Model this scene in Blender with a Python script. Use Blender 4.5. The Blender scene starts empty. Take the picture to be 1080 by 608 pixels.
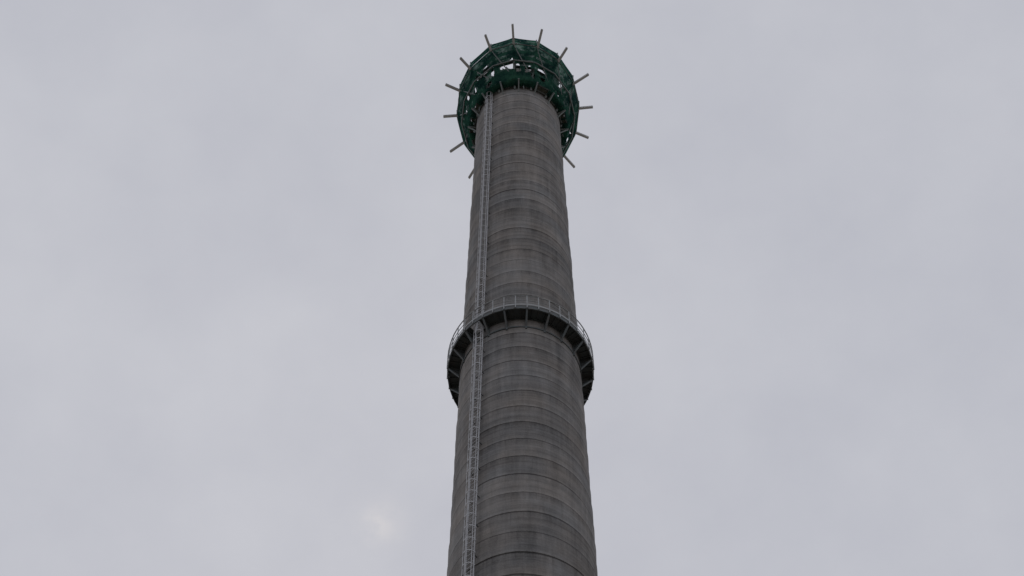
import bpy, bmesh, math, random
from mathutils import Vector, Matrix
random.seed(7)
S=bpy.context.scene
S.view_settings.view_transform='Standard'
S.view_settings.look='None'
S.view_settings.exposure=0
R_=math.radians
CX,CY=0.42,40.0          # chimney axis
EYE=1.6
H_TOP=121.6              # construction platform level
H_RING=81.2              # gallery deck level
def rad(z):
    return 2.99-(z-63.0)*0.00325 if z>10 else 2.99+(53*0.00325)+(10-z)*0.02
def P(r,phi,z,oy=1.0):
    return Vector((CX+r*math.sin(phi), CY-r*math.cos(phi)*oy, z))
def newmat(name):
    m=bpy.data.materials.new(name); m.use_nodes=True
    nt=m.node_tree; nt.nodes.clear()
    return m,nt
def N(nt,t,**kw):
    n=nt.nodes.new(t)
    for k,v in kw.items(): setattr(n,k,v)
    return n
def math_(nt,op,a,b=None,clamp=False):
    n=N(nt,'ShaderNodeMath',operation=op,use_clamp=clamp)
    for i,x in enumerate((a,b)):
        if x is None: continue
        if isinstance(x,(int,float)): n.inputs[i].default_value=x
        else: nt.links.new(x,n.inputs[i])
    return n.outputs[0]
def noise(nt,vec,scale,detail=4,rough=.55,sc=None):
    if sc:
        mp=N(nt,'ShaderNodeMapping'); mp.inputs['Scale'].default_value=sc
        nt.links.new(vec,mp.inputs['Vector']); vec=mp.outputs[0]
    n=N(nt,'ShaderNodeTexNoise'); n.inputs['Scale'].default_value=scale
    n.inputs['Detail'].default_value=detail; n.inputs['Roughness'].default_value=rough
    nt.links.new(vec,n.inputs['Vector']); return n.outputs['Fac']
def maprange(nt,v,a,b,c,d):
    n=N(nt,'ShaderNodeMapRange'); nt.links.new(v,n.inputs[0])
    for i,x in enumerate((a,b,c,d)): n.inputs[i+1].default_value=x
    return n.outputs[0]
def mixcol(nt,f,a,b,mode='MIX'):
    n=N(nt,'ShaderNodeMix',data_type='RGBA',blend_type=mode)
    for s,x in ((n.inputs[0],f),(n.inputs[6],a),(n.inputs[7],b)):
        if isinstance(x,(int,float)): s.default_value=x
        elif isinstance(x,tuple): s.default_value=x
        else: nt.links.new(x,s)
    return n.outputs[2]

def concrete_mat():
    m,nt=newmat('weathered_concrete'); L=nt.links
    out=N(nt,'ShaderNodeOutputMaterial'); b=N(nt,'ShaderNodeBsdfPrincipled')
    L.new(b.outputs[0],out.inputs[0]); b.inputs['Roughness'].default_value=.95
    b.inputs['Specular IOR Level'].default_value=.2
    tc=N(nt,'ShaderNodeTexCoord').outputs['Object']
    sep=N(nt,'ShaderNodeSeparateXYZ'); L.new(tc,sep.inputs[0])
    z=sep.outputs[2]
    big=noise(nt,tc,.35,5,.6,(1,1,.35))
    streak=noise(nt,tc,2.6,6,.7,(1,1,.08))
    blot=noise(nt,tc,1.3,6,.7,(1,1,1.6))
    fine=noise(nt,tc,14,5,.7)
    bandn=noise(nt,tc,1.6,5,.7,(.10,.10,1.7))
    lift=math_(nt,'DIVIDE',math_(nt,'ADD',z,maprange(nt,blot,.3,.7,-.025,.025)),1.5)
    idx=math_(nt,'FLOOR',lift); fr=math_(nt,'FRACT',lift)
    wn=N(nt,'ShaderNodeTexWhiteNoise',noise_dimensions='1D'); L.new(idx,wn.inputs['W'])
    wn2=N(nt,'ShaderNodeTexWhiteNoise',noise_dimensions='1D'); L.new(math_(nt,'ADD',idx,.37),wn2.inputs['W'])
    fr2=math_(nt,'FRACT',math_(nt,'MULTIPLY',lift,3))
    ang=math_(nt,'ARCTAN2',sep.outputs[0],sep.outputs[1])
    pn=math_(nt,'MULTIPLY',math_(nt,'ADD',ang,3.1416),24/6.28318)
    pn=math_(nt,'ADD',pn,math_(nt,'MULTIPLY',wn.outputs[0],2.0))
    pi=math_(nt,'FLOOR',pn); pf=math_(nt,'FRACT',pn)
    wp=N(nt,'ShaderNodeTexWhiteNoise',noise_dimensions='2D')
    cb=N(nt,'ShaderNodeCombineXYZ'); L.new(pi,cb.inputs[0]); L.new(idx,cb.inputs[1]); L.new(cb.outputs[0],wp.inputs['Vector'])
    v=maprange(nt,wn.outputs[0],0,1,-.10,.10)
    v=math_(nt,'ADD',v,maprange(nt,wp.outputs[0],0,1,-.02,.02))
    v=math_(nt,'ADD',v,maprange(nt,big,.3,.7,-.20,.20))
    v=math_(nt,'ADD',v,maprange(nt,streak,.3,.7,-.22,.16))
    v=math_(nt,'ADD',v,maprange(nt,bandn,.3,.7,-.17,.17))
    v=math_(nt,'ADD',v,maprange(nt,blot,.3,.7,-.12,.12))
    v=math_(nt,'ADD',v,maprange(nt,fine,.3,.7,-.11,.11))
    v=math_(nt,'ADD',v,math_(nt,'MULTIPLY',maprange(nt,fr,.60,1,0,-.24),maprange(nt,streak,.35,.65,1.2,.3)))
    v=math_(nt,'ADD',v,math_(nt,'MULTIPLY',maprange(nt,fr,.22,.04,0,.24),maprange(nt,blot,.35,.6,.4,1)))
    e=math_(nt,'ADD',math_(nt,'MINIMUM',fr,math_(nt,'SUBTRACT',1,fr)),maprange(nt,fine,.3,.7,-.008,.010))
    jl=maprange(nt,e,.020,.075,1,0)
    jl=math_(nt,'MULTIPLY',jl,maprange(nt,wn2.outputs[0],0,1,.55,1))
    e2=math_(nt,'MINIMUM',fr2,math_(nt,'SUBTRACT',1,fr2))
    jl2=math_(nt,'MULTIPLY',maprange(nt,e2,.03,.14,.20,0),maprange(nt,big,.35,.6,1,.2))
    ev=math_(nt,'MINIMUM',pf,math_(nt,'SUBTRACT',1,pf))
    jv=math_(nt,'MULTIPLY',maprange(nt,ev,.01,.05,1,0),maprange(nt,blot,.45,.65,0,.16))
    v=math_(nt,'MAXIMUM',math_(nt,'ADD',v,1.0),.3)
    for j,k in ((jl,.72),(jl2,1),(jv,1)):
        v=math_(nt,'MULTIPLY',v,math_(nt,'SUBTRACT',1,math_(nt,'MULTIPLY',j,k)))
    hue=maprange(nt,noise(nt,tc,.5,3),.35,.65,0,1)
    col=mixcol(nt,hue,(.244,.226,.210,1),(.220,.219,.219,1))
    c2=N(nt,'ShaderNodeCombineColor'); [L.new(v,c2.inputs[i]) for i in range(3)]
    col=mixcol(nt,1.0,col,c2.outputs[0],'MULTIPLY')
    L.new(col,b.inputs['Base Color'])
    bp=N(nt,'ShaderNodeBump'); bp.inputs['Strength'].default_value=.6; bp.inputs['Distance'].default_value=.04
    L.new(math_(nt,'ADD',blot,math_(nt,'MULTIPLY',fine,.5)),bp.inputs['Height']); L.new(bp.outputs[0],b.inputs['Normal'])
    return m
def metal_mat(name,col,rough=.55,metal=.5,rust=.25):
    m,nt=newmat(name); L=nt.links
    out=N(nt,'ShaderNodeOutputMaterial'); b=N(nt,'ShaderNodeBsdfPrincipled'); L.new(b.outputs[0],out.inputs[0])
    tc=N(nt,'ShaderNodeTexCoord').outputs['Object']
    f=maprange(nt,noise(nt,tc,2.5,5,.7),.45,.75,0,rust)
    c=mixcol(nt,f,col,(.11,.07,.05,1)); L.new(c,b.inputs['Base Color'])
    b.inputs['Roughness'].default_value=rough; b.inputs['Metallic'].default_value=metal
    return m
def net_mat():
    m,nt=newmat('green_safety_net'); L=nt.links
    out=N(nt,'ShaderNodeOutputMaterial')
    tc=N(nt,'ShaderNodeTexCoord').outputs['Object']
    n1=noise(nt,tc,1.1,5,.65); n2=noise(nt,tc,5,4,.7)
    c=mixcol(nt,maprange(nt,n1,.40,.66,0,1),(.014,.050,.046,1),(.055,.175,.12,1))
    d=N(nt,'ShaderNodeBsdfDiffuse'); t=N(nt,'ShaderNodeBsdfTranslucent'); tr=N(nt,'ShaderNodeBsdfTransparent')
    L.new(c,d.inputs[0]); L.new(c,t.inputs[0]); tr.inputs[0].default_value=(1,1,1,1)
    a=N(nt,'ShaderNodeMixShader'); a.inputs[0].default_value=.45; L.new(d.outputs[0],a.inputs[1]); L.new(t.outputs[0],a.inputs[2])
    s=N(nt,'ShaderNodeMixShader'); L.new(maprange(nt,math_(nt,'MULTIPLY',n1,n2),.22,.42,.0,.14),s.inputs[0])
    L.new(a.outputs[0],s.inputs[1]); L.new(tr.outputs[0],s.inputs[2]); L.new(s.outputs[0],out.inputs[0])
    return m
def simple_noise_mat(name,c1,c2,scale,rough=.9):
    m,nt=newmat(name); L=nt.links
    out=N(nt,'ShaderNodeOutputMaterial'); b=N(nt,'ShaderNodeBsdfPrincipled'); L.new(b.outputs[0],out.inputs[0])
    tc=N(nt,'ShaderNodeTexCoord').outputs['Object']
    L.new(mixcol(nt,maprange(nt,noise(nt,tc,scale,6,.65),.35,.65,0,1),c1,c2),b.inputs['Base Color'])
    b.inputs['Roughness'].default_value=rough
    return m
M_CON=concrete_mat()
M_GALV=metal_mat('galvanised_steel',(.48,.49,.51,1),.55,.15,.3)
M_RAIL=metal_mat('gallery_rail_steel',(.36,.38,.39,1),.6,.15,.4)
M_DARK=metal_mat('dark_painted_steel',(.085,.10,.105,1),.6,.2,.5)
M_TUBE=metal_mat('scaffold_tube_steel',(.20,.23,.23,1),.6,.1,.4)
M_BEAM=metal_mat('pale_steel_channel',(.66,.67,.68,1),.6,.0,.25)
M_NET=net_mat()
M_PLANK=simple_noise_mat('scaffold_plank',(.04,.05,.04,1),(.12,.12,.09,1),3)
M_GROUND=simple_noise_mat('compacted_earth',(.13,.11,.09,1),(.22,.20,.17,1),.3)
M_PAD=simple_noise_mat('concrete_pad',(.26,.25,.24,1),(.34,.33,.31,1),.8)

def beam(bm,p,q,w,h=None,up=Vector((0,0,1))):
    h=h or w
    d=(q-p)
    if d.length<1e-5: return
    d.normalize()
    if abs(d.dot(up))>.98: up=Vector((0,1,0)) if abs(d.y)<.9 else Vector((1,0,0))
    s=d.cross(up).normalized(); u=s.cross(d).normalized()
    vs=[]
    for c in (p,q):
        for a,b in ((-1,-1),(1,-1),(1,1),(-1,1)):
            vs.append(bm.verts.new(c+s*a*w/2+u*b*h/2))
    for f in ((0,1,2,3),(7,6,5,4),(0,4,5,1),(1,5,6,2),(2,6,7,3),(3,7,4,0)):
        bm.faces.new([vs[i] for i in f])
def tube(bm,pts,r,n=6):
    for a,b in zip(pts[:-1],pts[1:]):
        d=(b-a)
        if d.length<1e-5: continue
        d.normalize(); up=Vector((0,0,1)) if abs(d.z)<.9 else Vector((1,0,0))
        s=d.cross(up).normalized(); u=s.cross(d)
        A=[];B=[]
        for i in range(n):
            t=2*math.pi*i/n; o=s*math.cos(t)*r+u*math.sin(t)*r
            A.append(bm.verts.new(a+o)); B.append(bm.verts.new(b+o))
        for i in range(n): bm.faces.new((A[i],A[(i+1)%n],B[(i+1)%n],B[i]))
        bm.faces.new(A[::-1]); bm.faces.new(B)
def mk(name,bm,mat,parent=None,smooth=False,origin=None):
    bmesh.ops.recalc_face_normals(bm,faces=bm.faces)
    me=bpy.data.meshes.new(name)
    if origin is not None: bmesh.ops.translate(bm,verts=bm.verts,vec=-origin)
    bm.to_mesh(me); bm.free()
    if smooth:
        for p in me.polygons: p.use_smooth=True
    ob=bpy.data.objects.new(name,me); S.collection.objects.link(ob)
    me.materials.append(mat)
    if origin is not None: ob.location=origin
    if parent is not None:
        ob.parent=parent
        if origin is not None: ob.location=origin-parent.location
    return ob
def empty(name):
    e=bpy.data.objects.new(name,None); S.collection.objects.link(e)
    e.location=(CX,CY,0); e.empty_display_size=1; return e
AX=Vector((CX,CY,0))

# ---- chimney
chim=empty('concrete_chimney')
bm=bmesh.new(); NS=128
prof=[]
top=H_TOP+1.2
z=0.0
rnd=random.Random(3)
while z<top:
    z1=min(z+1.5,top); off=rnd.uniform(-.018,.018)
    prof+= [(z+.0,rad(z)-.045),(z+.035,rad(z)-.045),(z+.07,rad(z)+.000+off),(z+.5,rad(z+.5)+.018+off),(z+1.0,rad(z+1)+.030+off),(z1-.03,rad(z1)+.040+off)]
    z=z1
rings=[]
for (zz,r) in prof+[(top,rad(top)),(top,rad(top)-.25),(top-3,rad(top)-.25)]:
    ring=[]
    for i in range(NS):
        t=2*math.pi*i/NS
        ring.append(bm.verts.new(P(r+.006*math.sin(3*t+zz*1.1)+.006*math.sin(7*t-zz*.7),t,zz)))
    rings.append(ring)
for a,b in zip(rings[:-1],rings[1:]):
    for i in range(NS):
        j=(i+1)%NS
        bm.faces.new((a[i],a[j],b[j],b[i]))
bm.faces.new(rings[-1])
sh=mk('shaft',bm,M_CON,chim,origin=AX.copy())
for p in sh.data.polygons: p.use_smooth=True
sh.data.set_sharp_from_angle(angle=R_(25))
bm=bmesh.new()
for r,z0,z1 in ((4.6,.0,.35),(4.0,.35,.7)):
    a=[bm.verts.new(P(r,2*math.pi*i/64,z0)) for i in range(64)]
    b=[bm.verts.new(P(r,2*math.pi*i/64,z1)) for i in range(64)]
    for i in range(64): bm.faces.new((a[i],a[(i+1)%64],b[(i+1)%64],b[i]))
    bm.faces.new(b)
mk('plinth',bm,M_PAD,chim,origin=AX.copy())
bm=bmesh.new(); r0=rad(1.5)+.12
beam(bm,P(r0,.3,.7),P(r0,.3,2.8),1.1,.12,up=P(1,.3,0)-P(0,.3,0))
mk('door',bm,M_DARK,chim,origin=AX.copy())

# ---- ladder
lad=empty('caged_ladder')
al=R_(-39.3)
er=Vector((math.sin(al),-math.cos(al),0)); et=Vector((math.cos(al),math.sin(al),0))
def LP(z,r,t): return AX+er*(rad(z)+r)+et*t+Vector((0,0,z))
bm=bmesh.new()
zt=H_TOP-1.0
for s in (-.2,.2):
    zz=.7
    while zz<zt:
        z2=min(zz+3,zt); beam(bm,LP(zz,.20,s),LP(z2,.20,s),.05,.03,up=er); zz=z2
mk('side_rails',bm,M_GALV,lad,origin=AX.copy())
bm=bmesh.new(); z=1.0
while z<zt:
    beam(bm,LP(z,.20,-.2),LP(z,.20,.2),.028); z+=.3
mk('rungs',bm,M_GALV,lad,origin=AX.copy())
bm=bmesh.new(); z=3.0
angs=[R_(a) for a in (-90,-60,-30,0,30,60,90)]
def HP(z,a): return LP(z,.20+.30*max(0,math.cos(a))**.8,.26*math.sin(a))
while z<zt:
    pts=[LP(z,.20,-.2)]+[HP(z,a) for a in angs]+[LP(z,.20,.2)]
    for a,b in zip(pts[:-1],pts[1:]): beam(bm,a,b,.014,.06)
    z+=.9
mk('cage_hoops',bm,M_GALV,lad,origin=AX.copy())
bm=bmesh.new()
for a in (angs[1],angs[3],angs[5]):
    zz=3.0
    while zz<zt:
        z2=min(zz+3,zt); beam(bm,HP(zz,a),HP(z2,a),.03,.01,up=er); zz=z2
mk('cage_straps',bm,M_GALV,lad,origin=AX.copy())
bm=bmesh.new(); z=2.0
while z<zt:
    for s in (-.2,.2): beam(bm,LP(z,-.03,s),LP(z,.20,s),.04)
    z+=2.25
mk('wall_brackets',bm,M_DARK,lad,origin=AX.copy())

# ---- gallery
gal=empty('maintenance_gallery')
RO=3.58; RI=rad(H_RING)+.03; NG=40
off=R_(5)
def skipang(a):
    d=(a-al+math.pi)%(2*math.pi)-math.pi
    return abs(d)<R_(5.5)
bm=bmesh.new()
n=144
for i in range(n):
    a=2*math.pi*i/n; b=2*math.pi*(i+1)/n
    if skipang((a+b)/2): continue
    pts=[P(RI+.02,a,H_RING),P(RO-.03,a,H_RING),P(RO-.03,b,H_RING),P(RI+.02,b,H_RING)]
    lo=[bm.verts.new(p) for p in pts]; hi=[bm.verts.new(p+Vector((0,0,.03))) for p in pts]
    bm.faces.new(lo); bm.faces.new(hi)
    for j in range(4): bm.faces.new((lo[j],lo[(j+1)%4],hi[(j+1)%4],hi[j]))
    if i%2==0: beam(bm,P(RI,a,H_RING-.05),P(RO-.02,a,H_RING-.05),.04,.06)
mk('deck_plates',bm,M_DARK,gal,origin=AX.copy())
bm=bmesh.new()
for i in range(72):
    a=2*math.pi*i/72; b=2*math.pi*(i+1)/72
    beam(bm,P(RO,a,H_RING-.08),P(RO,b,H_RING-.08),.05,.34)
    beam(bm,P(RI+.03,a,H_RING-.06),P(RI+.03,b,H_RING-.06),.05,.16)
    beam(bm,P(RI+.03,a,H_RING-1.05),P(RI+.03,b,H_RING-1.05),.05,.12)
mk('ring_beams',bm,M_DARK,gal,origin=AX.copy())
bm=bmesh.new()
for i in range(NG):
    a=off+2*math.pi*i/NG
    if i%2==0:
        w=.09
        beam(bm,P(RI-.03,a,H_RING-.14),P(RO+.02,a,H_RING-.14),w,.14)
        beam(bm,P(rad(H_RING-1.1)-.02,a,H_RING-1.1),P(RO-.03,a,H_RING-.2),w,.09)
        beam(bm,P(rad(H_RING-1.1)+.04,a,H_RING-1.25),P(RI+.04,a,H_RING-.1),w,.09)
        vs=[bm.verts.new(P(RI+.05,a,H_RING-.7)),bm.verts.new(P(RI+.05,a,H_RING-.15)),bm.verts.new(P(RO-.08,a,H_RING-.15))]
        bm.faces.new(vs)
mk('support_brackets',bm,M_DARK,gal,origin=AX.copy())
bm=bmesh.new()
for i in range(NG):
    a=off+2*math.pi*i/NG
    beam(bm,P(RO+.05,a,H_RING-.2),P(RO+.05,a,H_RING+1.15),.045,.045)
for i in range(72):
    a=2*math.pi*i/72; b=2*math.pi*(i+1)/72
    for h,w in ((1.15,.055),(.60,.035)):
        tube(bm,[P(RO+.05,a,H_RING+h),P(RO+.05,b,H_RING+h)],w/2,6)
    beam(bm,P(RO+.05,a,H_RING+.16),P(RO+.05,b,H_RING+.16),.012,.14)
mk('guard_rail',bm,M_RAIL,gal,origin=AX.copy())

# ---- construction platform
plat=empty('construction_platform')
NB=16; P0=R_(-4.5); OV=1.17
H=H_TOP
RR=4.25; RT=5.32
rb=random.Random(11)
bm=bmesh.new(); bs=bmesh.new()
beamang=[]
for i in range(NB):
    a=P0+2*math.pi*i/NB+rb.uniform(-.02,.02); beamang.append(a)
    dz=rb.uniform(-.05,.1); rt=RT+rb.uniform(-.12,.12)
    p,q=P(rad(H)-.02,a,H,1.0),P(rt,a,H+dz,OV)
    beam(bm,p,q,.03,.20)
    t=Vector((math.cos(a),math.sin(a),0))*.05
    for s in (-.1,.1): beam(bm,p+t+Vector((0,0,s)),q+t+Vector((0,0,s)),.15,.02)
    beam(bs,P(rad(H-3.6)+.05,a,H-3.6),P(RR-.10,a,H-.25,OV*.98),.12,.12)
    beam(bs,P(rad(H-1.6)+.02,a,H-1.7),P(3.55,a,H-.12,1.05),.08,.08)
    tube(bs,[P(RR-.02,a,H-.1,OV),P(RR+.06,a,H+1.35,OV)],.05)
    tube(bs,[P(3.45,a,H-.1,1.05),P(3.35,a,H-3.3,1.03)],.04)
    beam(bs,P(rad(H-3.4),a+.09,H-3.45),P(3.45,a+.09,H-3.45,1.03),.10,.12)
    beam(bs,P(rad(H-4.1),a+.09,H-4.2),P(3.38,a+.09,H-3.5,1.03),.07,.07)
    if rb.random()<.6: beam(bs,P(3.05,a+.2,H-3.4),P(3.05+rb.uniform(-.03,.1),a+.2,H-3.9-rb.random()*.5),.05,.05)
mk('outrigger_beams',bm,M_BEAM,plat,origin=AX.copy())
for i in range(NB):
    a=beamang[i]; b=beamang[(i+1)%NB]
    if b<a: b+=2*math.pi
    for r,h,o in ((RR,.0,OV),(RR,.62,OV),(RR,1.22,OV),(3.75,-.12,1.1),(3.35,-3.25,1.03),(3.0,-3.25,1.0),(3.9,-1.6,1.1)):
        tube(bs,[P(r,a,H+h,o),P(r,b,H+h,o)],.055)
    beam(bs,P(RR,a,H+.0,OV),P(3.4,b,H-3.1,1.03),.06)
mk('scaffold_frame',bs,M_TUBE,plat,origin=AX.copy())
bm=bmesh.new()
for i in range(NB):
    a=beamang[i]; b=beamang[(i+1)%NB]
    if b<a: b+=2*math.pi
    for r in [2.95+k*.24 for k in range(5)]:
        if rb.random()<.30: continue
        o=1+(OV-1)*min(1,max(0,(r-2.9)/1.3))
        beam(bm,P(r,a-.03,H+.15+rb.uniform(0,.04),o),P(r+rb.uniform(-.03,.03),b+.03,H+.15+rb.uniform(0,.04),o),.21,.04)
    for r in (2.98,3.2):
        if rb.random()<.12: continue
        beam(bm,P(r,a-.03,H-3.2,1.01),P(r,b+.03,H-3.2+rb.uniform(0,.05),1.01),.20,.04)
mk('plank_deck',bm,M_PLANK,plat,origin=AX.copy())
bm=bmesh.new()
SEG=20
def netstrip(bm,f,nv,gap):
    grid=[]
    for i in range(NB*SEG+1):
        k=i//SEG; u=(i%SEG)/SEG
        a=beamang[k%NB]+(2*math.pi if k>=NB else 0); b=beamang[(k+1)%NB]+(2*math.pi if k+1>=NB else 0)
        ang=a+(b-a)*u; sag=math.sin(math.pi*u)
        grid.append([bm.verts.new(f(ang,sag,j/nv,i)) for j in range(nv+1)])
    for i in range(NB*SEG):
        for j in range(nv):
            if gap(i,j/nv): continue
            bm.faces.new((grid[i][j],grid[i+1][j],grid[i+1][j+1],grid[i][j+1]))
rg=random.Random(5)
jit=[rg.uniform(-1,1) for _ in range(4000)]
def chord(s): return 1-.018*s
def funnel(ang,sag,v,i):
    r=3.38+(RR+.03-3.38)*(v**.8); o=1.03+(OV-1.03)*v
    r=r*chord(sag)-.16*sag*math.sin(math.pi*v)+.04*jit[(i*7+int(v*10))%4000]*math.sin(math.pi*v)
    return P(r,ang,H-3.3+3.35*v-.05*sag,o)
holes=[]
for _ in range(34): holes.append((rg.uniform(0,NB*SEG),rg.uniform(.08,.6),rg.uniform(1.2,4.2),rg.uniform(.04,.11),rg.uniform(-.6,.6)))
# one larger opening facing the access side
holes+= [(NB*SEG-2,.40,4.6,.13,.3),(27,.38,4.0,.10,-.3)]
def hgap(i,v):
    for (hi,hv,wi,wv,sk) in holes:
        d=(i-hi+NB*SEG/2)%(NB*SEG)-NB*SEG/2
        if abs(d)>9: continue
        d2=d+sk*(v-hv)/wv*wi*.6
        if (d2/wi)**2+((v-hv)/wv)**2<1+.5*jit[(i*13+int(v*32)*17)%4000]: return True
    return False
netstrip(bm,funnel,32,hgap)
def guard(ang,sag,v,i):
    return P((RR+.05+.03*jit[i%4000]*math.sin(math.pi*v))*chord(sag),ang,H-.02+1.3*v-.12*sag*v,OV)
netstrip(bm,guard,4,lambda i,v:False)
mk('safety_net',bm,M_NET,plat,origin=AX.copy(),smooth=True)
bm=bmesh.new()
def skirt(ang,sag,v,i):
    return P(2.96+.42*v+.04*jit[(i*3)%4000]*v,ang,H-3.32-.10*math.sin(math.pi*v)-.06*jit[(i*5)%4000]*(1-v),1.0+.03*v)
holes2=[(rg.uniform(0,NB*SEG),rg.uniform(1.5,7)) for _ in range(12)]
netstrip(bm,skirt,3,lambda i,v: any(min(abs(i-h),NB*SEG-abs(i-h))<w for h,w in holes2))
mk('lower_skirt_net',bm,M_NET,plat,origin=AX.copy(),smooth=True)

# ---- ground
bm=bmesh.new()
g=[bm.verts.new((x,y,0)) for x,y in ((-4000,-4000),(4000,-4000),(4000,4000),(-4000,4000))]; bm.faces.new(g)
mk('ground',bm,M_GROUND)

# ---- sky
SUN_EL,SUN_AZ=58.3,-8.0
w=bpy.data.worlds.new('World'); S.world=w; w.use_nodes=True
nt=w.node_tree; nt.nodes.clear(); L=nt.links
out=N(nt,'ShaderNodeOutputWorld'); bg=N(nt,'ShaderNodeBackground'); L.new(bg.outputs[0],out.inputs[0])
bg.inputs['Strength'].default_value=.1
sky=N(nt,'ShaderNodeTexSky',sky_type='NISHITA'); sky.sun_disc=False
sky.sun_elevation=R_(SUN_EL); sky.sun_rotation=R_(SUN_AZ)
tc=N(nt,'ShaderNodeTexCoord').outputs['Generated']
n1=noise(nt,tc,4,6,.55,(1,1.0,1.5)); n2=noise(nt,tc,13,5,.55,(1,1,1.3))
f=math_(nt,'ADD',math_(nt,'MULTIPLY',n1,.6),math_(nt,'MULTIPLY',n2,.4))
cl=mixcol(nt,maprange(nt,f,.36,.64,0,1),(4.85,4.95,5.5,1),(5.5,5.58,6.05,1))
d=Vector((math.sin(R_(SUN_AZ))*math.cos(R_(SUN_EL)),math.cos(R_(SUN_AZ))*math.cos(R_(SUN_EL)),math.sin(R_(SUN_EL))))
dp=N(nt,'ShaderNodeVectorMath',operation='DOT_PRODUCT'); L.new(tc,dp.inputs[0]); dp.inputs[1].default_value=d
n3=noise(nt,tc,45,5,.6)
g=math_(nt,'POWER',math_(nt,'MAXIMUM',dp.outputs['Value'],0),16000)
g=math_(nt,'MULTIPLY',g,maprange(nt,n3,.40,.60,.2,1.1))
cl=mixcol(nt,math_(nt,'MULTIPLY',g,.40,True),cl,(7.1,6.8,6.7,1))
fin=mixcol(nt,.97,sky.outputs[0],cl); L.new(fin,bg.inputs[0])

sd=bpy.data.lights.new('sun','SUN'); sd.energy=.8; sd.angle=R_(25); sd.color=(1,.97,.93)
so=bpy.data.objects.new('sun',sd); S.collection.objects.link(so)
so.rotation_euler=(-d).to_track_quat('-Z','Y').to_euler(); so.location=(0,0,150)

cam=bpy.data.cameras.new('camera'); co=bpy.data.objects.new('camera',cam); S.collection.objects.link(co)
co.location=(0,0,EYE); co.rotation_euler=(R_(90+66),0,0)
cam.sensor_width=36; cam.lens=63.33; cam.clip_end=20000; cam.clip_start=.1
S.camera=co
